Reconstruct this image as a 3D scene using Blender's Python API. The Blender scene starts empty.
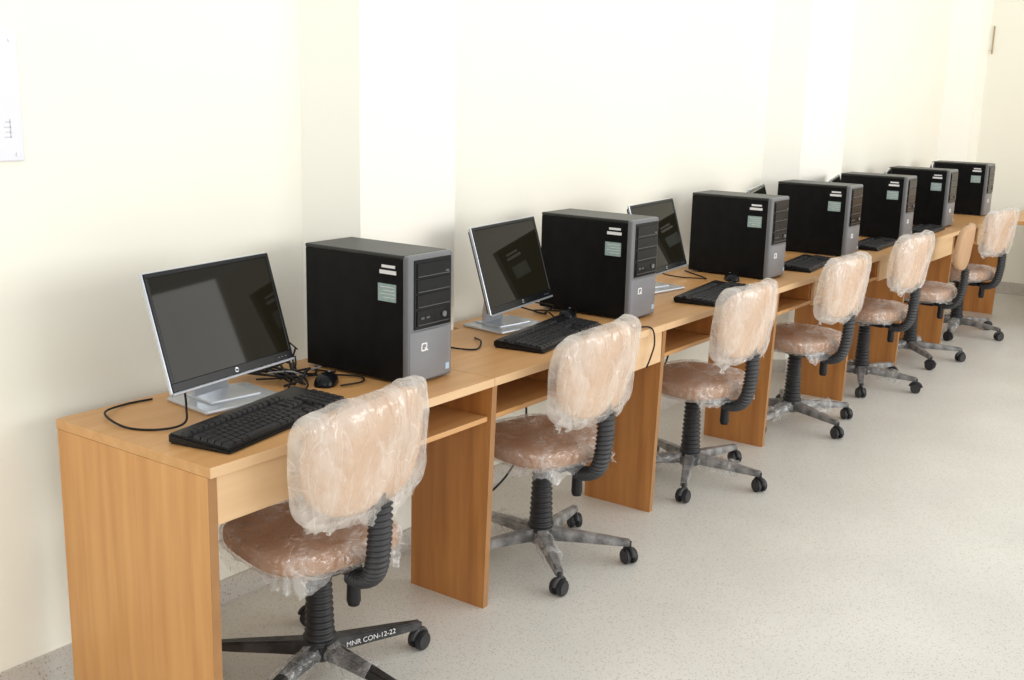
import bpy, bmesh, math, random
from mathutils import Vector, Matrix, noise
random.seed(4)
S=bpy.context.scene
S.view_settings.view_transform='Standard'
COL=S.collection
R=math.radians

# ---------------------------------------------------------------- materials
def pmat(name,c1,c2=None,rough=.5,metal=0,scale=8,stretch=(1,1,1),bump=0,bscale=60,spec=.5,detail=4,lo=.35,hi=.65,coat=0):
    m=bpy.data.materials.new(name);m.use_nodes=True
    nt=m.node_tree;b=nt.nodes['Principled BSDF'];N=nt.nodes.new;L=nt.links.new
    tc=N('ShaderNodeTexCoord');mp=N('ShaderNodeMapping');mp.inputs['Scale'].default_value=stretch
    L(tc.outputs['Object'],mp.inputs[0])
    nz=N('ShaderNodeTexNoise');nz.inputs['Scale'].default_value=scale;nz.inputs['Detail'].default_value=detail
    L(mp.outputs[0],nz.inputs['Vector'])
    rp=N('ShaderNodeValToRGB');rp.color_ramp.elements[0].position=lo;rp.color_ramp.elements[1].position=hi
    c2=c2 or tuple(x*.92 for x in c1)
    rp.color_ramp.elements[0].color=(*c2,1);rp.color_ramp.elements[1].color=(*c1,1)
    L(nz.outputs['Fac'],rp.inputs[0]);L(rp.outputs[0],b.inputs['Base Color'])
    b.inputs['Roughness'].default_value=rough;b.inputs['Metallic'].default_value=metal
    b.inputs['Specular IOR Level'].default_value=spec;b.inputs['Coat Weight'].default_value=coat
    if bump:
        n2=N('ShaderNodeTexNoise');n2.inputs['Scale'].default_value=bscale;n2.inputs['Detail'].default_value=3
        L(mp.outputs[0],n2.inputs['Vector'])
        bp=N('ShaderNodeBump');bp.inputs['Strength'].default_value=bump;bp.inputs['Distance'].default_value=.01
        L(n2.outputs['Fac'],bp.inputs['Height']);L(bp.outputs[0],b.inputs['Normal'])
    return m

def film(name,amin,amax,crease_glint=.2,col=(.96,.93,.89),scale=7,st=(1,1,1),bd=.02,gloss=.12,rough=.18,rw=.012):
    """thin milky polythene: transparent + soft haze (diffuse/translucent) + glossy sheen + highlight lines painted on creases"""
    m=bpy.data.materials.new(name);m.use_nodes=True
    nt=m.node_tree;nt.nodes.clear();N=nt.nodes.new;L=nt.links.new
    out=N('ShaderNodeOutputMaterial')
    tc=N('ShaderNodeTexCoord');mp=N('ShaderNodeMapping');mp.inputs['Scale'].default_value=st;L(tc.outputs['Object'],mp.inputs[0])
    outs=[]
    for sc,ds in((scale,.6),(scale*2.4,.4),(scale*4.5,.3)):
        nz=N('ShaderNodeTexNoise');nz.inputs['Scale'].default_value=sc;nz.inputs['Detail'].default_value=1;nz.inputs['Distortion'].default_value=ds
        L(mp.outputs[0],nz.inputs['Vector'])
        a=N('ShaderNodeMath');a.operation='SUBTRACT';a.inputs[1].default_value=.5;L(nz.outputs['Fac'],a.inputs[0])
        ab=N('ShaderNodeMath');ab.operation='ABSOLUTE';L(a.outputs[0],ab.inputs[0]);outs.append(ab.outputs[0])
    ad=N('ShaderNodeMath');ad.operation='MULTIPLY_ADD';L(outs[1],ad.inputs[0]);ad.inputs[1].default_value=.6;L(outs[0],ad.inputs[2])
    ad2=N('ShaderNodeMath');ad2.operation='MULTIPLY_ADD';L(outs[2],ad2.inputs[0]);ad2.inputs[1].default_value=.3;L(ad.outputs[0],ad2.inputs[2])
    bp=N('ShaderNodeBump');bp.inputs['Strength'].default_value=1;bp.inputs['Distance'].default_value=bd
    L(ad2.outputs[0],bp.inputs['Height'])
    big=N('ShaderNodeTexNoise');big.inputs['Scale'].default_value=9;big.inputs['Detail'].default_value=4;L(mp.outputs[0],big.inputs['Vector'])
    br=N('ShaderNodeMapRange');br.interpolation_type='SMOOTHSTEP';br.inputs['From Min'].default_value=.36;br.inputs['From Max'].default_value=.68;br.inputs['To Min'].default_value=amin;br.inputs['To Max'].default_value=amax
    L(big.outputs['Fac'],br.inputs['Value'])
    mn=N('ShaderNodeMath');mn.operation='MINIMUM';L(outs[0],mn.inputs[0]);L(outs[1],mn.inputs[1])
    rd=N('ShaderNodeMapRange');rd.interpolation_type='SMOOTHSTEP';rd.inputs['From Min'].default_value=0;rd.inputs['From Max'].default_value=rw;rd.inputs['To Min'].default_value=crease_glint;rd.inputs['To Max'].default_value=0  # pale streaks along creases: highlights put into the film opacity
    L(mn.outputs[0],rd.inputs['Value'])
    sm=N('ShaderNodeMath');sm.operation='ADD';sm.use_clamp=True;L(br.outputs[0],sm.inputs[0]);L(rd.outputs[0],sm.inputs[1])
    tr=N('ShaderNodeBsdfTransparent');df=N('ShaderNodeBsdfDiffuse');df.inputs['Color'].default_value=(*col,1);L(bp.outputs[0],df.inputs['Normal'])
    tl=N('ShaderNodeBsdfTranslucent');tl.inputs['Color'].default_value=(*col,1)
    m0=N('ShaderNodeMixShader');m0.inputs[0].default_value=.3;L(df.outputs[0],m0.inputs[1]);L(tl.outputs[0],m0.inputs[2])
    m1=N('ShaderNodeMixShader');L(sm.outputs[0],m1.inputs[0]);L(tr.outputs[0],m1.inputs[1]);L(m0.outputs[0],m1.inputs[2])
    gl=N('ShaderNodeBsdfGlossy');gl.inputs['Roughness'].default_value=rough;L(bp.outputs[0],gl.inputs['Normal'])
    m2=N('ShaderNodeMixShader');m2.inputs[0].default_value=gloss;L(m1.outputs[0],m2.inputs[1]);L(gl.outputs[0],m2.inputs[2])
    L(m2.outputs[0],out.inputs[0])
    return m

M={}
M['wall']=pmat('cream_wall_paint',(.925,.91,.805),(.905,.89,.785),rough=.75,scale=1.5,bump=.05,bscale=40)
M['wallp']=pmat('white_pillar_paint',(.935,.924,.84),(.92,.909,.825),rough=.75,scale=1.5,bump=.05,bscale=40)
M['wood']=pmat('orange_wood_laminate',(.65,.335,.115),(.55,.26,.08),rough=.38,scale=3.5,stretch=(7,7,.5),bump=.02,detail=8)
M['wood_shaded']=pmat('shaded_orange_wood_laminate',(.52,.225,.06),(.38,.15,.04),rough=.38,scale=3.5,stretch=(7,7,.5),bump=.02,detail=8)  # same laminate, with the shade on the inner panels put into its colour
M['woodtop']=pmat('worktop_wood_laminate',(.64,.35,.14),(.56,.29,.10),rough=.36,scale=3,stretch=(.6,8,8),bump=.02,detail=8)
M['woodfront']=pmat('pale_wood_drawer',(.74,.50,.28),(.68,.44,.235),rough=.4,scale=3,stretch=(.6,6,8),detail=6)
M['edge']=pmat('edge_banding',(.38,.19,.07),(.33,.16,.055),rough=.4)
M['blk']=pmat('black_painted_steel',(.0065,.0065,.007),(.004,.004,.0045),rough=.4,scale=20,bump=.02,bscale=300,spec=.15)
M['blkp']=pmat('black_plastic',(.014,.014,.015),(.009,.009,.010),rough=.42,scale=20,spec=.3)
M['casetop']=pmat('dark_grey_case_top',(.030,.032,.030),(.023,.025,.023),rough=.4,spec=.35)
M['bezel']=pmat('grey_case_bezel',(.165,.17,.18),(.145,.15,.16),rough=.35,spec=.4)
M['bezel2']=pmat('silver_case_fascia',(.21,.215,.23),(.19,.195,.21),rough=.3,spec=.5)
M['bay']=pmat('dark_glossy_bay',(.008,.0085,.010),(.006,.0065,.008),rough=.2,spec=.18)
M['bayline']=pmat('bay_trim_grey',(.09,.092,.10),(.08,.082,.09),rough=.3)
M['silver']=pmat('silver_plastic',(.58,.61,.65),(.53,.56,.60),rough=.22,metal=.5)
M['lip']=pmat('dull_silver_rim',(.30,.31,.33),(.26,.27,.29),rough=.3,metal=.4)
M['screen']=pmat('dark_glossy_screen',(.013,.0115,.0065),(.011,.0098,.0056),rough=.03,spec=.15,scale=2)
M['key']=pmat('black_keys',(.022,.022,.024),(.015,.015,.017),rough=.45,scale=60,spec=.35)
M['kb']=pmat('black_keyboard_case',(.010,.010,.011),(.006,.006,.007),rough=.35,spec=.3)
M['cable']=pmat('black_cable_rubber',(.008,.008,.008),(.005,.005,.005),rough=.5,spec=.3)
M['gcable']=pmat('grey_cable_rubber',(.28,.28,.28),(.24,.24,.24),rough=.5,spec=.3)
M['rubber']=pmat('ribbed_black_rubber',(.026,.026,.029),(.017,.017,.019),rough=.5)
M['dust']=pmat('dusty_wrapped_plastic',(.34,.33,.32),(.10,.10,.10),rough=.3,scale=18,bump=.6,bscale=40)
M['dust2']=pmat('dusty_black_plastic',(.10,.10,.10),(.018,.018,.019),rough=.4,scale=12,lo=.45,hi=.75,bump=.3,bscale=45)
M['seat']=pmat('brown_seat_fabric',(.50,.295,.18),(.41,.23,.135),rough=.6,scale=8,bump=.3,bscale=30,spec=.3)
M['back']=pmat('beige_back_fabric',(.67,.44,.27),(.61,.39,.235),rough=.6,scale=5,bump=.1,bscale=30)
M['ply']=pmat('bare_tan_backrest',(.52,.32,.18),(.47,.28,.15),rough=.5,scale=5,stretch=(6,6,1))
M['film']=film('clear_crinkled_film',.06,.38,.20,scale=8,bd=.05,gloss=.11,rough=.16,rw=.014)
M['filmb']=film('baggy_clear_film',.20,.50,.13,scale=5,st=(1.7,1,.8),bd=.028,gloss=.09,rough=.18,rw=.012)
M['scrap']=film('loose_film_scrap',.10,.32,.14,(.85,.85,.83),12,bd=.01,gloss=.09,rough=.25)
M['white']=pmat('white_print',(.80,.80,.80),(.75,.75,.75),rough=.5)
M['bluel']=pmat('pale_blue_badge',(.45,.58,.72),(.38,.50,.64),rough=.4)
M['label']=pmat('pale_teal_label',(.33,.44,.42),(.27,.37,.35),rough=.4,scale=90)
M['paper']=pmat('white_notice_board',(.76,.77,.83),(.73,.74,.80),rough=.4,scale=4)
M['ink']=pmat('grey_ink',(.60,.60,.64),(.55,.55,.59),rough=.6)
M['brass']=pmat('brown_metal',(.48,.38,.22),(.40,.31,.18),rough=.5)

def terrazzo(name,base,dark,s1=125,s2=185,f1=.45,f2=.28):
    m=bpy.data.materials.new(name);m.use_nodes=True
    nt=m.node_tree;b=nt.nodes['Principled BSDF'];N=nt.nodes.new;L=nt.links.new
    tc=N('ShaderNodeTexCoord')
    v=N('ShaderNodeTexVoronoi');v.inputs['Scale'].default_value=s1;L(tc.outputs['Object'],v.inputs['Vector'])
    v2=N('ShaderNodeTexVoronoi');v2.inputs['Scale'].default_value=s2;L(tc.outputs['Object'],v2.inputs['Vector'])
    nz=N('ShaderNodeTexNoise');nz.inputs['Scale'].default_value=2.2;nz.inputs['Detail'].default_value=6;L(tc.outputs['Object'],nz.inputs['Vector'])
    r0=N('ShaderNodeValToRGB');r0.color_ramp.elements[0].position=.3;r0.color_ramp.elements[1].position=.7
    r0.color_ramp.elements[0].color=(*[x*.90 for x in base],1);r0.color_ramp.elements[1].color=(*base,1);L(nz.outputs['Fac'],r0.inputs[0])
    def chips(vor,thr,size,prev,col,f):
        sep=N('ShaderNodeSeparateColor');L(vor.outputs['Color'],sep.inputs[0])
        a=N('ShaderNodeMath');a.operation='GREATER_THAN';a.inputs[1].default_value=thr;L(sep.outputs[0],a.inputs[0])
        d=N('ShaderNodeMath');d.operation='LESS_THAN';d.inputs[1].default_value=size;L(vor.outputs['Distance'],d.inputs[0])
        mu=N('ShaderNodeMath');mu.operation='MULTIPLY';L(a.outputs[0],mu.inputs[0]);L(d.outputs[0],mu.inputs[1])
        mf=N('ShaderNodeMath');mf.operation='MULTIPLY';mf.inputs[1].default_value=f;L(mu.outputs[0],mf.inputs[0])
        mx=N('ShaderNodeMix');mx.data_type='RGBA';L(mf.outputs[0],mx.inputs['Factor']);L(prev,mx.inputs['A']);mx.inputs['B'].default_value=(*col,1)
        return mx.outputs['Result']
    o=chips(v2,.45,.40,r0.outputs[0],(.38,.36,.31),f2)
    o=chips(v,.62,.34,o,dark,f1)
    L(o,b.inputs['Base Color']);b.inputs['Roughness'].default_value=.34
    return m
M['floor']=terrazzo('terrazzo_floor',(.72,.708,.65),(.36,.26,.17))
M['skirt']=terrazzo('terrazzo_skirting',(.60,.57,.52),(.30,.23,.18),95,150,.6,.45)

# ---------------------------------------------------------------- helpers
def newobj(name,me,mat=None,parent=None,loc=(0,0,0),rot=(0,0,0),smooth=False,label=None):
    o=bpy.data.objects.new(name,me);COL.objects.link(o)
    if me is not None and mat is not None and not me.materials: me.materials.append(mat)
    if smooth and me:
        for p in me.polygons:p.use_smooth=True
    o.location=loc;o.rotation_euler=rot
    if parent:o.parent=parent
    if label:o['label']=label
    return o
def empty(name,loc,rotz,label,cat,group=None):
    o=bpy.data.objects.new(name,None);COL.objects.link(o);o.empty_display_size=.1
    o.location=loc;o.rotation_euler=(0,0,rotz);o['label']=label;o['category']=cat
    if group:o['group']=group
    return o
def me_from(bm,name):
    me=bpy.data.meshes.new(name);bm.normal_update();bm.to_mesh(me);bm.free();return me
def add_box(bm,x0,x1,y0,y1,z0,z1,bev=0,mi=0):
    r=bmesh.ops.create_cube(bm,size=1);vs=r['verts']
    for v in vs:
        v.co=Vector((x0+(v.co.x+.5)*(x1-x0),y0+(v.co.y+.5)*(y1-y0),z0+(v.co.z+.5)*(z1-z0)))
    if bev:
        es=list(set(e for v in vs for e in v.link_edges))
        bmesh.ops.bevel(bm,geom=es,offset=bev,segments=2,affect='EDGES',profile=.5)
def bxm(name,*a):
    bm=bmesh.new()
    for q in a:add_box(bm,*q)
    return me_from(bm,name)
def box(name,x0,x1,y0,y1,z0,z1,mat,parent=None,bev=.002,loc=(0,0,0),rot=(0,0,0),label=None):
    bm=bmesh.new();add_box(bm,x0,x1,y0,y1,z0,z1,bev);return newobj(name,me_from(bm,name),mat,parent,loc,rot,label=label)
def prism(name,poly,axis,a,b,mat,parent=None,bev=0,loc=(0,0,0)):
    bm=bmesh.new()
    def P(p,t):
        return {'z':(p[0],p[1],t),'x':(t,p[0],p[1])}[axis]
    va=[bm.verts.new(P(p,a)) for p in poly];vb=[bm.verts.new(P(p,b)) for p in poly]
    bm.faces.new(va);bm.faces.new(vb[::-1]);n=len(poly)
    for i in range(n):bm.faces.new((va[i],vb[i],vb[(i+1)%n],va[(i+1)%n]))
    bmesh.ops.recalc_face_normals(bm,faces=bm.faces)
    if bev:bmesh.ops.bevel(bm,geom=list(bm.edges),offset=bev,segments=1,affect='EDGES')
    return newobj(name,me_from(bm,name),mat,parent,loc)
def sweep_bm(bm,pts,rad,seg=10,sx=1,sy=1):
    n=len(pts);rings=[];up=Vector((0,0,1))
    t0=(pts[1]-pts[0]).normalized()
    nrm=t0.cross(up)
    if nrm.length<.1:nrm=t0.cross(Vector((1,0,0)))
    nrm.normalize()
    for i,p in enumerate(pts):
        t=(pts[min(i+1,n-1)]-pts[max(i-1,0)])
        if t.length<1e-9:t=t0
        t.normalize();nrm=(nrm-t*nrm.dot(t))
        if nrm.length<1e-6:nrm=t.orthogonal()
        nrm.normalize();bn=t.cross(nrm)
        r=rad(i/(n-1)) if callable(rad) else rad
        rings.append([bm.verts.new(p+nrm*math.cos(2*math.pi*k/seg)*r*sx+bn*math.sin(2*math.pi*k/seg)*r*sy) for k in range(seg)])
    for a,b in zip(rings,rings[1:]):
        for k in range(seg):bm.faces.new((a[k],a[(k+1)%seg],b[(k+1)%seg],b[k]))
    bm.faces.new(rings[0][::-1]);bm.faces.new(rings[-1])
def catmull(P,n=12):
    P=[Vector(p) for p in P];Q=[P[0]*2-P[1]]+P+[P[-1]*2-P[-2]];o=[]
    for i in range(1,len(Q)-2):
        for k in range(n):
            t=k/n;a,b,c,d=Q[i-1],Q[i],Q[i+1],Q[i+2]
            o.append(.5*((2*b)+(c-a)*t+(2*a-5*b+4*c-d)*t*t+(3*b-a-3*c+d)*t**3))
    o.append(P[-1]);return o
def cable(P,label,r=.003,name='cable',group='loose black cables',mat='cable'):
    base=Vector(P[0]);bm=bmesh.new();sweep_bm(bm,[p-base for p in catmull(P,10)],r,8)
    o=newobj(name,me_from(bm,'cable'),M[mat],None,base,smooth=True);o['label']=label;o['category']='cable';o['group']=group
    return o
def cyl_bm(bm,c,r1,r2,h,seg=24,axis='z'):
    m={'z':Matrix.Identity(4),'x':Matrix.Rotation(R(90),4,'Y'),'y':Matrix.Rotation(R(90),4,'X')}[axis]
    bmesh.ops.create_cone(bm,cap_ends=True,segments=seg,radius1=r1,radius2=r2,depth=h,matrix=Matrix.Translation(c)@m)
def sgnp(q,e):return math.copysign(abs(q)**e,q)
def squad(name,a,b,c,e1,e2,nu=64,nv=36,plane='xy',fn=None):
    bm=bmesh.new();rows=[]
    for j in range(nv+1):
        v=-math.pi/2+math.pi*j/nv
        if j in(0,nv):
            p=[(0,0,c*(-1 if j==0 else 1))]
        else:
            cv,sv=sgnp(math.cos(v),e1),sgnp(math.sin(v),e1)
            p=[(a*cv*sgnp(math.cos(-math.pi+2*math.pi*i/nu),e2),b*cv*sgnp(math.sin(-math.pi+2*math.pi*i/nu),e2),c*sv) for i in range(nu)]
        rows.append([bm.verts.new(q) for q in p])
    for j in range(nv):
        A,B=rows[j],rows[j+1]
        for i in range(nu):
            k=(i+1)%nu
            if len(A)==1:bm.faces.new((A[0],B[k],B[i]))
            elif len(B)==1:bm.faces.new((A[i],A[k],B[0]))
            else:bm.faces.new((A[i],A[k],B[k],B[i]))
    if plane=='xz':
        for v in bm.verts:v.co=Vector((v.co.x,v.co.z,v.co.y))
        bmesh.ops.reverse_faces(bm,faces=bm.faces)
    bmesh.ops.recalc_face_normals(bm,faces=bm.faces);bm.normal_update()
    if fn:
        new=[(v,fn(v.co.copy(),v.normal.copy())) for v in bm.verts]
        for v,q in new:v.co=q
    return me_from(bm,name)
def skirt(name,a,b,e,z0,drop,seed,flare=.01,curve=0,nu=150,nv=8,gap=.35):
    """loose hem of thin film hanging around an oval rim"""
    bm=bmesh.new();g=[]
    for i in range(nu+1):
        w=2*math.pi*i/nu
        x=a*sgnp(math.cos(w),e);y=b*sgnp(math.sin(w),e)
        n1=noise.noise(Vector((math.cos(w)*2.2+seed,math.sin(w)*2.2,seed*1.7)))
        n2=noise.noise(Vector((math.cos(w)*9+seed,math.sin(w)*9,2)))
        L=drop*max(.08,.45+n1*1.6+n2*.4)
        col=[]
        for j in range(nv+1):
            t=j/nv
            wv=noise.noise(Vector((math.cos(w)*14,math.sin(w)*14,seed+t*1.2)))*.010*t
            k=1+(flare*t+wv)/max(a,b)*1.6
            xx,yy=x*k,y*k
            if curve:yy+=curve*xx*xx+wv
            col.append(bm.verts.new((xx,yy,z0-L*t)))
        g.append(col)
    for i in range(nu):
        for j in range(nv):bm.faces.new((g[i][j],g[i+1][j],g[i+1][j+1],g[i][j+1]))
    return me_from(bm,name)
def textmesh(s,size,ext=.0004):
    cu=bpy.data.curves.new('txt','FONT');cu.body=s;cu.size=size;cu.extrude=ext;cu.align_x='CENTER';cu.align_y='CENTER'
    t=bpy.data.objects.new('tmp',cu);COL.objects.link(t)
    dg=bpy.context.evaluated_depsgraph_get();me=bpy.data.meshes.new_from_object(t.evaluated_get(dg))
    bpy.data.objects.remove(t);me.materials.clear();return me

# ---------------------------------------------------------------- room
WY=.10;PY=-.07;XE=8.45
def struct(o):o['kind']='structure';return o
struct(box('floor',-4,XE,-6.5,WY,-.06,0,M['floor'],bev=0))
struct(box('wall_back',-4,XE,WY,WY+.15,-.06,3.3,M['wall'],bev=0))
struct(box('wall_end',XE,XE+.15,-6.5,WY+.15,-.06,3.3,M['wall'],bev=0))
PIL=[(.952,1.038,1.509,1.51),(4.48,4.61,5.28,5.285),(7.91,8.14,XE,XE)]
SK=.075
for i,(a,b,c,d) in enumerate(PIL):
    struct(prism('trim_%d'%(i+1),[(a,WY),(b,PY),(c,PY),(d,WY)],'z',0,3.3,M['wallp']))
    struct(prism('baseboard_pillar',[(b-.012,PY-.012),(c+.01,PY-.012),(c+.01,PY),(b,PY)],'z',0,SK,M['skirt']))
    struct(prism('baseboard_pillar',[(a-.012,WY),(b-.012,PY-.012),(b,PY),(a,WY)],'z',0,SK,M['skirt']))
px=-4
for (a,b,c,d) in PIL:
    struct(box('baseboard_back',px,a-.012,WY-.012,WY,0,SK,M['skirt'],bev=0));px=d
struct(box('baseboard_end',XE-.012,XE,-6.5,PY-.012,0,.10,M['skirt'],bev=0))

nb=empty('notice_board',(-.130,WY,1.541),0,'white rectangular notice board screwed to the cream wall','board')
box('panel',-.15,.15,-.012,.001,-.152,.152,M['paper'],nb,bev=.003)
for sx in(-.13,.13):
    for sz in(-.135,.135):
        bm=bmesh.new();cyl_bm(bm,(0,0,0),.004,.004,.003,12,'y');newobj('screw',me_from(bm,'screw'),M['silver'],nb,(sx,-.0135,sz))
bm=bmesh.new()
for i in range(4):
    add_box(bm,.100+.004*(i%2),.118,-.0127,-.0119,-.095+.012*i,-.0925+.012*i)
add_box(bm,.115,.1175,-.0127,-.0119,-.095,-.05)
newobj('emblem',me_from(bm,'emblem'),M['ink'],nb)
hk=empty('wall_hook',(XE,-.10,2.07),0,'small brown metal bracket fixed high on the end wall','hook')
box('plate',-.008,0,-.006,.006,-.12,.10,M['brass'],hk);box('peg',-.035,-.008,-.004,.004,-.1,-.09,M['brass'],hk)

# ---------------------------------------------------------------- desks
D=.592;H=.75
PX=[0,1.0575,2.115,3.1725,4.2,5.075,6.02,7.42]
def desk(k,last=False):
    x=PX[k];W=PX[k+1]-x
    d=empty('computer_desk',(x,0,0),0,'orange wood laminate computer desk with open shelf and pale drawer front' if k else 'first orange wood computer desk with solid full-depth end panel','desk','row of wooden computer desks')
    poly=[(0,-D),(W-.002,-D)]
    bk=[];marks=[x,x+W-.002]
    for a,b,c,e in PIL:
        for q in(a-.03,e+.03):
            if x<q<x+W-.002:marks.append(q)
    marks=sorted(marks)
    for m0,m1 in zip(marks,marks[1:]):
        mid=(m0+m1)/2;y=PY-.006 if any(a-.03<mid<e+.03 for a,b,c,e in PIL) else 0.0
        bk+=[(m0-x,y),(m1-x,y)]
    poly+=bk[::-1]
    prism('tabletop',poly,'z',H-.025,H,M['woodtop'],d)
    box('edge_strip',0,W-.002,-D-.002,-D,H-.025,H,M['woodfront'],d,bev=.0005)
    back=-.004 if k==0 else -.268
    foot=-.578 if k==0 else -.563
    wm=M['wood'] if k==0 else M['wood_shaded']
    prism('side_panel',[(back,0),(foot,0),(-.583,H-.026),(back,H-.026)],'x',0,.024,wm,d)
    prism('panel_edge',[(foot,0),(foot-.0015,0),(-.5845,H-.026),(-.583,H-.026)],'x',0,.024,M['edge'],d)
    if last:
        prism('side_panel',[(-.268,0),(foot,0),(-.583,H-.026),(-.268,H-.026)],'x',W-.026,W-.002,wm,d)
    e1=W-.004 if not last else W-.028
    box('shelf',.026,e1,-.572,-.22,.612,.628,M['woodtop'],d)
    if k==0:a,b=.026,.60
    else:a,b=.44*W,e1
    box('drawer',a,b,-.582,-.566,.604,H-.027,M['woodfront'],d)
    dv=b if k==0 else a-.016
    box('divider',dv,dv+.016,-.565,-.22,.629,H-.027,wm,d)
for k in range(7):desk(k,k==6)
t=empty('side_table',(7.06,-.60,0),0,'orange wood side table standing against the end wall','table')
box('tabletop',0,1.37,-1.5,0,.722,.75,M['woodtop'],t,bev=.004)
box('side_panel',1.04,1.36,-.30,-.276,0,.722,M['wood'],t);box('side_panel',.06,1.36,-1.48,-1.455,0,.722,M['wood'],t)
box('apron',1.02,1.036,-1.455,-.30,.62,.722,M['woodfront'],t)

# ---------------------------------------------------------------- towers
TW,TH,TD=.2,.377,.405
TXT={}
def gettext(s,size):
    if (s,size) not in TXT:TXT[(s,size)]=textmesh(s,size)
    return TXT[(s,size)]
TC={}
def cached(key,fn):
    if key not in TC:TC[key]=fn()
    return TC[key]
def tower(x,y,rz,i):
    lab=['black desktop computer tower with silver grey front beside the first monitor','black computer tower with grey front standing by a silver-stand monitor','black computer tower with pale stickers next to a keyboard'][i] if i<3 else 'black desktop computer tower with grey front and pale side stickers'
    t=empty('computer_tower',(x,y,H),rz,lab,'computer','computer towers on the desks')
    newobj('side_case',cached('tb',lambda:bxm('b',(.002,TW-.002,.02,TD,.008,TH-.012,.003))),M['blk'],t)
    newobj('top_cover',cached('tt',lambda:bxm('t',(0,TW,.018,TD,TH-.012,TH,.004))),M['casetop'],t)
    newobj('front_bezel',cached('tz',lambda:bxm('z',(0,TW,0,.022,.004,TH,.007))),M['bezel'],t)
    def fas():
        bm=bmesh.new();pr=[]
        for q in range(13):
            u_=q/12;xx=.008+(TW-.016)*u_;yy=-.001-.007*math.sin(math.pi*u_)**.6 if 0<q<12 else -.001
            pr.append((xx,yy))
        lo_=[bm.verts.new((a,b,.014)) for a,b in pr];hi_=[bm.verts.new((a,b,TH-.220)) for a,b in pr]
        lb=[bm.verts.new((a,.003,.014)) for a,b in pr];hb_=[bm.verts.new((a,.003,TH-.220)) for a,b in pr]
        for q in range(12):
            bm.faces.new((lo_[q],lo_[q+1],hi_[q+1],hi_[q]));bm.faces.new((hi_[q],hi_[q+1],hb_[q+1],hb_[q]));bm.faces.new((lb[q],lb[q+1],lo_[q+1],lo_[q]))
        bm.faces.new((lo_[0],hi_[0],hb_[0],lb[0]));bm.faces.new((lo_[-1],lb[-1],hb_[-1],hi_[-1]))
        bmesh.ops.recalc_face_normals(bm,faces=bm.faces)
        return me_from(bm,'fas')
    newobj('lower_fascia',cached('tfas',fas),M['bezel2'],t)
    newobj('bay_surround',cached('ty0',lambda:bxm('y0',(.024,TW-.010,-.003,.003,TH-.215,TH-.014,.003))),M['bay'],t)
    for q,(za,zb) in enumerate(((.066,.024),(.110,.070),(.154,.114),(.206,.160))):
        bb=newobj('drive_bay',cached('ty1%d'%q,lambda:bxm('y1',(.034,TW-.018,-.006,-.002,TH-za,TH-zb,.0018))),M['bay'],t)
        newobj('trim_line',cached('tl%d'%q,lambda:bxm('tl',(.038,TW-.022,-.0066,-.0055,TH-za+.003,TH-za+.0048))),M['bayline'],bb)
    newobj('eject_button',cached('teb',lambda:bxm('eb',(TW-.040,TW-.026,-.0068,-.0055,TH-.058,TH-.053))),M['bayline'],t)
    def btn():
        bm=bmesh.new();cyl_bm(bm,(TW*.76,-.008,TH-.182),.0085,.0085,.006,20,'y');return me_from(bm,'n')
    newobj('power_button',cached('tn',btn),M['bezel'],t)
    for q in range(2):
        newobj('usb_port',cached('tu%d'%q,lambda:bxm('u',(.05+q*.024,.064+q*.024,-.0068,-.0055,TH-.186,TH-.180))),M['bayline'],t)
    def logo():
        bm=bmesh.new();pts=[];yy=-.0075
        for a in range(-35,296,10):
            c,s=math.cos(R(a)),math.sin(R(a));e=.25
            pts.append(Vector((.062+.0105*sgnp(c,e)+.0013*sgnp(s,e),yy,.110+.010*sgnp(s,e))))
        sweep_bm(bm,pts,.0025,6)
        sweep_bm(bm,[Vector((.065,yy,.108)),Vector((.069,yy,.102)),Vector((.078,yy,.0995))],.0025,6)
        return me_from(bm,'q')
    newobj('logo',cached('tq',logo),M['white'],t)
    newobj('badge',cached('ts',lambda:bxm('s',(.162,.178,-.0075,-.002,.026,.044))),M['bluel'],t)
    for a in(.03,TW-.03):
        for b in(.04,TD-.05):
            newobj('foot',cached('tf',lambda:(lambda bm:(cyl_bm(bm,(0,0,.004),.012,.012,.008,12),me_from(bm,'f'))[-1])(bmesh.new())),M['blkp'],t,(a,b,0))
    newobj('asset_sticker',cached('s1',lambda:bxm('s1',(.0006,.0022,.046,.108,TH-.058,TH-.047))),M['white'],t)
    newobj('asset_sticker',cached('s1b',lambda:bxm('s1b',(.0006,.0022,.050,.100,TH-.040,TH-.032))),M['white'],t)
    ls=newobj('label_sticker',cached('s2',lambda:bxm('s2',(.0006,.0022,.046,.114,TH-.137,TH-.086))),M['label'],t)
    newobj('sticker_print',cached('s3',lambda:bxm('s3',*[(.0002,.0012,.051,.106-.012*(q%2),TH-.096-q*.010,TH-.0945-q*.010) for q in range(4)])),M['white'],ls)
TX=[.8055,2.0475,3.3087,4.3226,5.2908,6.1896,7.19]
for i,x in enumerate(TX):tower(x,-.4714,R([0.5,0,0,0,1,0,0][i]),i)

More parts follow.
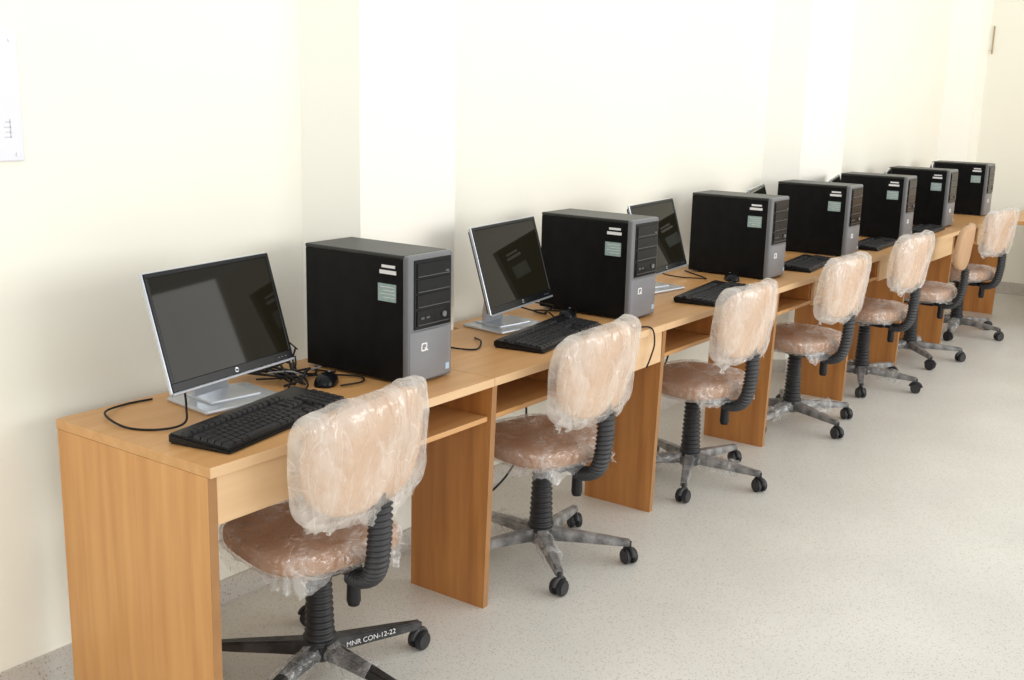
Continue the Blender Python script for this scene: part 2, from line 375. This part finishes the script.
# ---------------------------------------------------------------- monitors
def monitor(x,y,rz,i):
    m=empty('monitor',(x,y,H),rz,['widescreen monitor with silver stand switched off at the desk end','switched-off widescreen monitor on silver stand beside a black tower'][min(i,1)],'monitor','monitors on the desks')
    newobj('stand_base',cached('mb',lambda:bxm('mb',(-.125,.125,-.10,.095,0,.012,.005),(-.08,.08,-.05,.08,.010,.018,.004))),M['silver'],m,(.075,-.005,0),(0,0,R(-15)))
    def neck():
        bm=bmesh.new()
        L=[(.066,.050,.015,.075),(.060,.045,.06,.062),(.056,.028,.12,.045),(.054,-.005,.19,.02),(.055,-.015,.24,.005)]
        rows=[]
        for hw,yy,zz,ox in L:
            rows.append([bm.verts.new(p) for p in((ox-hw,yy-.009,zz),(ox+hw,yy-.009,zz),(ox+hw,yy+.009,zz),(ox-hw,yy+.009,zz))])
        for a,b in zip(rows,rows[1:]):
            for k in range(4):bm.faces.new((a[k],a[(k+1)%4],b[(k+1)%4],b[k]))
        bm.faces.new(rows[0][::-1]);bm.faces.new(rows[-1])
        bmesh.ops.bevel(bm,geom=list(bm.edges),offset=.003,segments=2,affect='EDGES')
        return me_from(bm,'mn')
    newobj('stand_neck',cached('mn',neck),M['silver'],m)
    h=.230;w2=h-.003;w3=h-.014
    p=newobj('display',cached('mh',lambda:bxm('mh',(-h,h,-.001,.009,0,.302,.003))),M['silver'],m,(0,-.112,.098),(R(-16.5),0,0))
    newobj('back_cover',cached('mh2',lambda:bxm('mh2',(-.218,.218,.007,.022,.008,.292,.006),(-.15,.15,.018,.042,.05,.25,.012))),M['blkp'],p)
    newobj('bezel',cached('mz',lambda:bxm('mz',(-w2,w2,-.004,.002,.005,.028,.002),(-w2,w2,-.004,.002,.288,.2995,.002),(-w2,-w3,-.004,.002,.026,.290,.002),(w3,w2,-.004,.002,.026,.290,.002))),M['bay'],p)
    newobj('screen',cached('ms',lambda:bxm('ms',(-w3-.001,w3+.001,-.0018,.001,.027,.289))),M['screen'],p)
    newobj('silver_lip',cached('ml',lambda:bxm('ml',(-h,h,-.005,.004,-.002,.0045,.0015))),M['lip'],p)
    def lg():
        bm=bmesh.new();cyl_bm(bm,(0,-.0045,.0165),.0065,.0065,.002,24,'y');return me_from(bm,'lg')
    l=newobj('logo',cached('lg',lg),M['silver'],p)
    newobj('logo_letters',gettext('hp',.010),M['blkp'],l,(0,-.0062,.017),(R(90),0,0))
    for q in range(3):
        newobj('button',cached('mbt',lambda:bxm('x',(0,.005,-.0052,-.003,.014,.016))),M['bezel'],p,(.165+.014*q,0,0))
MX=[(.316,-.190,8),(1.606,-.180,8),(2.658,-.180,6),(3.765,-.16,15),(4.80,-.18,15),(5.74,-.18,15),(6.72,-.18,15)]
for i,(x,y,a) in enumerate(MX):monitor(x,y,R(a),i)

# ---------------------------------------------------------------- keyboards / mice
def keyboard(x,y,rz,sc=1.0):
    k=empty('keyboard',(x,y,H),rz,'black wired computer keyboard lying on the wooden desk','keyboard','keyboards on the desks')
    k.scale=(sc,sc*1.0,1)
    def case():
        bm=bmesh.new()
        vs=[(-.235,-.085,0),(.235,-.085,0),(.235,.085,0),(-.235,.085,0),(-.235,-.085,.012),(.235,-.085,.012),(.235,.085,.026),(-.235,.085,.026)]
        v=[bm.verts.new(p) for p in vs]
        for f in((0,3,2,1),(4,5,6,7),(0,1,5,4),(1,2,6,5),(2,3,7,6),(3,0,4,7)):bm.faces.new([v[q] for q in f])
        bmesh.ops.bevel(bm,geom=list(bm.edges),offset=.005,segments=2,affect='EDGES');return me_from(bm,'kc')
    newobj('case',cached('kc',case),M['kb'],k)
    def keys():
        bm=bmesh.new();sl=.014/.17
        def key(x0,x1,y0,y1):
            z=.012+(y0+.085)*sl;z2=.012+(y1+.085)*sl
            h=.0085;i=.0022
            b=[(x0,y0,z),(x1,y0,z),(x1,y1,z2),(x0,y1,z2)];t=[(x0+i,y0+i,z+h),(x1-i,y0+i,z+h),(x1-i,y1-i*.6,z2+h),(x0+i,y1-i*.6,z2+h)]
            vb=[bm.verts.new(p) for p in b];vt=[bm.verts.new(p) for p in t]
            bm.faces.new(vt)
            for q in range(4):bm.faces.new((vb[q],vb[(q+1)%4],vt[(q+1)%4],vt[q]))
        P=.0192;ys=[-.076+P*r for r in range(5)]+[.036]
        for r,yy in enumerate(ys):
            x=-.228
            if r==0:ws=[1.4,1.2,1.2,6,1.2,1.2,1.2,1.6]
            elif r==5:ws=[1]*15
            else:ws=[1+.25*r%1.0+.5]+[1]*12+[1.5-.25*(r%3)]
            tot=sum(ws);s=(.290)/tot
            for w in ws:
                key(x+.0008,x+w*s-.0008,yy,yy+P-.0016);x+=w*s
            for c in range(3):
                if r in(1,) and c!=1:continue
                if r==2:continue
                key(.070+c*P,.070+(c+1)*P-.0016,yy,yy+P-.0016)
            if r<5:
                for c in range(4):key(.136+c*P*1.15,.136+(c+1)*P*1.15-.0016,yy,yy+P-.0016)
        return me_from(bm,'kk')
    o=newobj('keys',cached('kk',keys),M['key'],k);o['kind']='stuff'
keyboard(.318,-.418,R(11),1.08);keyboard(1.640,-.398,R(9),1.08);keyboard(2.785,-.466,R(7),1.08);keyboard(3.90,-.43,R(6));keyboard(4.92,-.43,R(3));keyboard(5.87,-.43,R(3))
def mouse(x,y,rz):
    m=empty('mouse',(x,y,H),rz,'small black optical mouse lying beside a computer tower','mouse','black mice on the desks')
    me=cached('mo',lambda:squad('mo',.031,.056,.034,.9,.75,32,24,'xy',lambda p,n:Vector((p.x*(1-.12*(p.y/.056)),p.y,max(p.z,0)*(1-.25*(p.y/.056))))))
    newobj('shell',me,M['bay'],m,smooth=True)
    bm=bmesh.new();cyl_bm(bm,(0,.028,.024),.008,.008,.006,16,'x');newobj('scroll_wheel',me_from(bm,'sw'),M['bezel'],m)
mouse(.69,-.265,R(-60));mouse(1.975,-.25,R(-70));mouse(3.21,-.34,R(-50))

# ---------------------------------------------------------------- cables
z=H+.004
cable([(.26,-.04,z),(.18,-.03,z),(.08,-.09,z+.01),(.06,-.20,z),(.10,-.28,z),(.16,-.30,z+.006),(.20,-.26,.785),(.24,-.20,.84)],'black video cable looping beside the silver monitor stand')
cable([(.48,.0,z),(.54,-.05,z+.02),(.60,-.05,z+.03),(.65,-.15,z),(.60,-.20,z+.02),(.57,-.15,z+.025),(.58,-.05,z+.02),(.68,-.05,z+.01),(.79,-.03,z+.02)],'tangled black cable between the monitor and the tower')
cable([(.40,-.0,.84),(.48,-.0,.79),(.58,-.11,.78),(.64,-.06,.77),(.70,-.12,z),(.76,-.05,z+.02),(.79,-.03,.80)],'tangled black cable behind the first monitor')
cable([(.59,-.28,z),(.61,-.27,z+.01),(.64,-.22,z+.02),(.67,-.17,z),(.62,-.11,z+.02),(.58,-.17,z+.03),(.61,-.22,z)],'black mouse cable tangled on the desk')
cable([(.58,-.29,z+.02),(.60,-.24,z+.03),(.59,-.18,z+.015),(.65,-.12,z),(.73,-.09,z+.01),(.78,-.04,z+.02)],'black keyboard cable running to the tower')
cable([(.55,-.02,.77),(.57,-.12,.775),(.64,-.19,.765),(.74,-.14,.76),(.79,-.2,z)],'black power cable winding over the worktop')
cable([(.55,-.04,.78),(.58,-.03,.81),(.63,-.12,.80),(.59,-.21,.785),(.62,-.24,.76),(.69,-.12,.765),(.73,-.06,.80),(.67,-.10,.815),(.60,-.14,.80),(.66,-.2,.757)],'coiled black cable bunched behind the monitor',.0034)
cable([(.57,-.1,.757),(.62,-.16,.762),(.68,-.17,.757),(.75,-.22,.757),(.79,-.3,.757),(.75,-.345,.757),(.68,-.33,.757)],'black mouse cable curling toward the tower',.0028)
cable([(.57,-.235,.757),(.62,-.20,.785),(.68,-.12,.79),(.64,-.04,.79),(.60,-.08,.795),(.63,-.18,.785),(.72,-.18,.757),(.79,-.12,.757)],'black power lead coiled in loops near the tower',.0036)
cable([(.57,-.215,.757),(.60,-.25,.775),(.66,-.215,.785),(.71,-.17,.775),(.66,-.13,.765),(.60,-.10,.775),(.58,-.03,.78),(.65,.0,.765),(.73,-.03,.76)],'thick black cable looped over the tangle',.0036)
cable([(.57,-.15,.785),(.61,-.20,.79),(.67,-.20,.765),(.72,-.15,.76),(.78,-.15,.765)],'pale grey cable running through the tangle',.0025,mat='gcable',group='pale grey cables')
cable([(.62,.02,.79),(.64,-.0,.85),(.68,-.02,.87),(.73,-.03,.85),(.785,-.045,.80)],'thin black cable arching behind the tower',.0022)
cable([(1.40,-.10,z),(1.30,-.14,z),(1.25,-.24,z+.005),(1.30,-.33,z),(1.37,-.30,z+.01),(1.44,-.22,z)],'black cable lying across the desk beside the monitor')
cable([(1.86,-.0,z),(1.89,-.05,z+.03),(1.91,-.08,z+.02),(1.95,-.16,z),(1.90,-.20,z+.02),(1.98,-.18,z+.03),(2.03,-.05,z+.02)],'tangled black cable between monitor and tower')
cable([(1.86,-.06,.80),(1.90,-.06,.82),(1.96,-.12,.79),(2.02,-.10,.78)],'thin black cable behind the keyboard',.0022)
cable([(1.90,-.24,.757),(1.90,-.21,.775),(1.92,-.17,.76),(1.96,-.1,.757),(2.0,-.14,.757),(2.02,-.19,.757)],'black mouse cable tangled on the desk')
cable([(1.90,-.49,z),(1.97,-.55,z),(2.00,-.597,z-.002),(2.00,-.612,.70),(1.98,-.61,.65),(1.97,-.60,.61)],'black cable hanging over the front desk edge')
cable([(2.92,-.02,z),(2.95,-.06,z+.04),(3.0,-.12,z+.02),(3.1,-.14,z),(3.07,-.24,z+.01),(3.15,-.24,z),(3.29,-.06,z)],'tangled black cable between monitor and tower')
cable([(4.03,-.02,z+.02),(4.08,-.08,z+.04),(4.15,-.15,z),(4.30,-.05,z)],'tangled black cable between monitor and tower')
cable([(1.35,-.25,.15),(1.50,-.25,.18),(1.62,-.25,.23),(1.71,-.25,.33),(1.73,-.24,.48),(1.73,-.24,.605)],'black power cable hanging below the desk shelf',.004)
cable([(2.52,-.25,.40),(2.62,-.25,.36),(2.74,-.25,.38),(2.84,-.24,.48),(2.86,-.24,.605)],'black power cable hanging below the desk shelf',.004)
cable([(.28,-.26,.605),(.30,-.26,.55),(.36,-.26,.53),(.42,-.26,.605)],'black power cable hanging below the desk shelf',.004)

# ---------------------------------------------------------------- chairs
def crinkle(amp,sc,seed,st=(1,1,1)):
    def f(p,n):
        q=Vector((p.x*sc*st[0]+seed,p.y*sc*st[1],p.z*sc*st[2]))
        a=noise.noise(q);b=noise.noise(q*2.3+Vector((5,1,seed)));c=noise.noise(q*5+Vector((2,7,seed)))
        return ((.3-abs(a))*1.0+(.3-abs(b))*.8+(.3-abs(c))*.4)*amp
    return f
TWS=14
def chair(x,y,rz,base_rot,label,kind='wrapped',first=False,seed=0,bz=.722,roll=0):
    c=empty('office_chair',(x+.085,y+.048,0),rz-R(TWS),label,'chair','swivel chairs at the desks')
    def dish(p):
        if p.z>0:p.z-=.012*max(0,1-(p.x/.2)**2)*max(0,1-(p.y/.2)**2)
        if p.y>.1:p.z-=.42*(p.y-.1)**2*2
        return p
    st=newobj('seat',cached('seat',lambda:squad('seat',.200,.203,.043,.55,.60,72,30,'xy',lambda p,n:dish(p))),M['seat'],c,(-.040,-.028,.437),smooth=True)
    cr=crinkle(.010,13,seed%2)
    def sfilm():
        def fn(p,n):
            p=dish(p);p+=n*(.004+cr(p,n))
            return p
        return squad('sf',.203,.206,.045,.55,.60,190,90,'xy',fn)
    newobj('plastic_cover',cached('sf%d'%(seed%2),sfilm),M['film'],st,smooth=True,label='crinkled clear plastic film over the seat')
    newobj('loose_film',cached('ss%d'%seed,lambda:skirt('ss',.200,.201,.60,-.022,.034,seed+.3)),M['scrap'],st,smooth=True,label='loose clear film hanging under the seat edge')
    def mech():
        bm=bmesh.new();add_box(bm,-.15,.12,-.16,.12,.385,.394,.003);add_box(bm,-.05,.05,-.14,.08,.352,.386,.006)
        sweep_bm(bm,[Vector((.05,.03,.372)),Vector((.16,.03,.372))],.006,8)
        add_box(bm,.14,.19,.02,.045,.368,.378,.003)
        return me_from(bm,'mech')
    newobj('tilt_mechanism',cached('mech',mech),M['blkp'],c)
    def knob():
        bm=bmesh.new();cyl_bm(bm,(0,-.17,.318),.019,.017,.06,20)
        cyl_bm(bm,(0,-.17,.283),.015,.019,.014,20);return me_from(bm,'knob')
    newobj('adjustment_knob',cached('knob',knob),M['blkp'],c,smooth=False)
    def col():
        bm=bmesh.new()
        P=[Vector((0,0,.10+.255*i/110)) for i in range(111)]
        def rf(t):return (.040-.010*t)+.003*math.sin(t*2*math.pi*14)+(.004 if t<.12 else 0)
        sweep_bm(bm,P,rf,24);return me_from(bm,'col')
    newobj('ribbed_column',cached('col',col),M['rubber'],c,smooth=True)
    def sup():
        bm=bmesh.new()
        P=catmull([(0,-.06,.366),(0,-.15,.360),(0,-.210,.362),(0,-.252,.382),(0,-.275,.420),(0,-.286,.475),(0,-.291,.53),(0,-.291,.59),(0,-.288,.64)],28)
        def rf(t):
            return .014 if t<.16 or t>.88 else .0255+.003*math.sin(t*2*math.pi*29)
        sweep_bm(bm,P,rf,20,1.25,.85);return me_from(bm,'sup')
    newobj('ribbed_back_support',cached('sup',sup),M['rubber'],c,smooth=True)
    hw,hh=(.205,.138)
    def bk():
        def fn(p,n):
            p.y+=.9*(p.x*p.x)
            if p.z<0:p.x*=1-.10*(-p.z/hh)
            return p
        return squad('bk',hw,hh,.030,.55,.58,72,30,'xz',fn)
    b=newobj('backrest',cached('bk'+kind,bk),M['ply'] if kind=='bare' else M['back'],c,(-.012,-.288,bz),(R(6),roll,R(TWS-1)),smooth=True)
    if kind=='bare':b.scale=(.9,1,1)
    if kind!='bare':
        cb=crinkle(.0065,6,seed*3.1,(1.5,1,.8))
        def bf():
            def fn(p,n):
                p.y+=.9*(p.x*p.x)
                if p.z<0:p.x*=1-.04*(-p.z/hh)
                fo=noise.noise(Vector((p.x*13+p.z*5+seed*2,seed,p.z*4+(1 if p.y<0 else 9))))
                p+=n*(.004+cb(p,n)+.009*fo)
                return p
            return squad('bf',hw+.020,hh+.014,.039,.52,.38,210,110,'xz',fn)
        newobj('plastic_cover',cached('bf%d'%(seed),bf),M['filmb'],b,smooth=True,label='baggy wrinkled clear plastic bag over the backrest')
        newobj('loose_film',cached('bs%d'%seed,lambda:skirt('bs',hw*.88,.030,.6,-hh+.012,.034,seed*2.3+5,.006,.9)),M['filmb'],b,smooth=True,label='ragged loose hem of the clear plastic bag')
    bmat=M['dust2'] if first else M['dust']
    def hub():
        bm=bmesh.new();cyl_bm(bm,(0,0,.088),.045,.038,.055,28);bmesh.ops.bevel(bm,geom=list(bm.edges),offset=.003,segments=1,affect='EDGES');return me_from(bm,'hub')
    hb=newobj('star_base',cached('hub'+str(first),hub),bmat,c,(0,0,0),(0,0,base_rot+R(TWS+1)))
    def leg():
        bm=bmesh.new();rows=[]
        for xx,w,z0,z1 in[(.03,.025,.07,.112),(.12,.022,.069,.104),(.22,.018,.066,.095),(.31,.014,.064,.086)]:
            rows.append([bm.verts.new(p) for p in((xx,-w,z0),(xx,w,z0),(xx,w*.8,z1),(xx,-w*.8,z1))])
        for a,b2 in zip(rows,rows[1:]):
            for k in range(4):bm.faces.new((a[k],a[(k+1)%4],b2[(k+1)%4],b2[k]))
        bm.faces.new(rows[0][::-1]);bm.faces.new(rows[-1])
        bmesh.ops.recalc_face_normals(bm,faces=bm.faces)
        bmesh.ops.bevel(bm,geom=list(bm.edges),offset=.003,segments=2,affect='EDGES');return me_from(bm,'leg')
    def caster():
        bm=bmesh.new()
        for s in(-1,1):
            r=bmesh.ops.create_cone(bm,cap_ends=True,segments=28,radius1=.027,radius2=.027,depth=.019,matrix=Matrix.Translation((0,s*.014,.027))@Matrix.Rotation(R(90),4,'X'))
            es=[e for e in set(e for v in r['verts'] for e in v.link_edges) if len(e.link_faces)==2 and abs(e.calc_face_angle())>.8]
            bmesh.ops.bevel(bm,geom=es,offset=.004,segments=2,affect='EDGES')
        pts=[Vector((.031*math.cos(R(a)),0,.027+.031*math.sin(R(a)))) for a in range(10,175,12)]
        sweep_bm(bm,pts,.008,8,1,1)
        cyl_bm(bm,(0,0,.065),.008,.008,.03,12)
        return me_from(bm,'cas')
    for i in range(5):
        a=2*math.pi*i/5
        lg=newobj('leg',cached('leg'+str(first),leg),bmat,hb,(0,0,0),(0,0,a))
        newobj('caster',cached('cas',caster),M['rubber'],hb,(.308*math.cos(a),.308*math.sin(a),0),(0,0,a+R([20,70,-35,110,-80][i]+seed*23)))
        if first and i==0:
            newobj('painted_lettering',gettext('MNR CON-12-22',.021),M['white'],lg,(.145,-.0218,.084),(R(90),0,R(2.3)),label='white hand-painted stock number')
        if first and i in(3,4) or (not first and i in(seed%5,(seed+2)%5)):
            def scrap():
                bm=bmesh.new();g={}
                for u in range(22):
                    for v in range(18):
                        a2=math.pi*(-.35+1.6*v/17);xx=.05+.16*u/21
                        rr=.032+.016*noise.noise(Vector((u*.45,v*.45,seed+i)))
                        zz=max(.085+rr*.85*math.sin(a2)-(.02 if v in(0,17) else 0),.01)
                        g[u,v]=bm.verts.new((xx,rr*math.cos(a2),zz))
                for u in range(21):
                    for v in range(17):bm.faces.new((g[u,v],g[u+1,v],g[u+1,v+1],g[u,v+1]))
                return me_from(bm,'scrap')
            newobj('film_scrap',scrap(),M['scrap'],lg,smooth=True,label='torn clear plastic film on the leg')
chair(.370,-.510,R(1),R(-23),'office swivel chair in clear plastic with white stock lettering on base','wrapped',True,0,bz=.720,roll=R(-5))
chair(1.42,-.52,R(1),R(8),'swivel chair with brown seat wrapped in crinkled clear plastic',seed=1,roll=R(-2))
chair(2.50,-.54,R(0),R(-14),'swivel chair with brown seat, baggy plastic bag over backrest',seed=2)
chair(3.57,-.55,R(-2),R(-40),'plastic-wrapped swivel chair pushed close to the desk',seed=3)
chair(4.55,-.56,R(-2),R(-15),'plastic-wrapped swivel chair with tall bagged backrest',seed=4,bz=.735)
chair(5.40,-.57,R(10),R(-6),'swivel chair with bare tan unwrapped backrest and brown seat','bare',seed=5,bz=.73)
chair(6.40,-.585,R(-6),R(-24),'plastic-wrapped swivel chair at the last desk of the row',seed=6,bz=.735)

# ---------------------------------------------------------------- light
w=bpy.data.worlds.new('World');S.world=w;w.use_nodes=True
bg=w.node_tree.nodes['Background'];bg.inputs[0].default_value=(.995,.993,.985,1);bg.inputs[1].default_value=.99
def area(name,loc,rot,sx,sy,p,col=(1,1,1)):
    l=bpy.data.lights.new(name,'AREA');l.shape='RECTANGLE';l.size=sx;l.size_y=sy;l.energy=p;l.color=col
    o=bpy.data.objects.new(name,l);COL.objects.link(o);o.location=loc;o.rotation_euler=rot;return o
area('window_or_fill_light',(4.2,-6.3,2.0),(R(80),0,R(18)),7,2.2,200,(1,.992,.975))
area('window_or_fill_light',(-3.8,-4.2,2.2),(R(80),0,R(-55)),3,2,55,(1,.98,.93))  # no window here: weak fill added from the left to brighten the pillar side

# ---------------------------------------------------------------- camera
yaw,pitch,roll=.6232,-.2203,.0238
f=Vector((math.cos(yaw)*math.cos(pitch),math.sin(yaw)*math.cos(pitch),math.sin(pitch)))
r=Vector((math.sin(yaw),-math.cos(yaw),0));u=r.cross(f)
cc,ss=math.cos(roll),math.sin(roll)
r2=cc*r+ss*u;u2=-ss*r+cc*u
cd=bpy.data.cameras.new('camera');cd.sensor_width=36;cd.lens=36*1128.4/1024;cd.clip_start=.05
co=bpy.data.objects.new('camera',cd);COL.objects.link(co)
mt=Matrix((r2,u2,-f)).transposed().to_4x4();mt.translation=Vector((-1.5483,-2.5250,1.5934));co.matrix_world=mt
S.camera=co
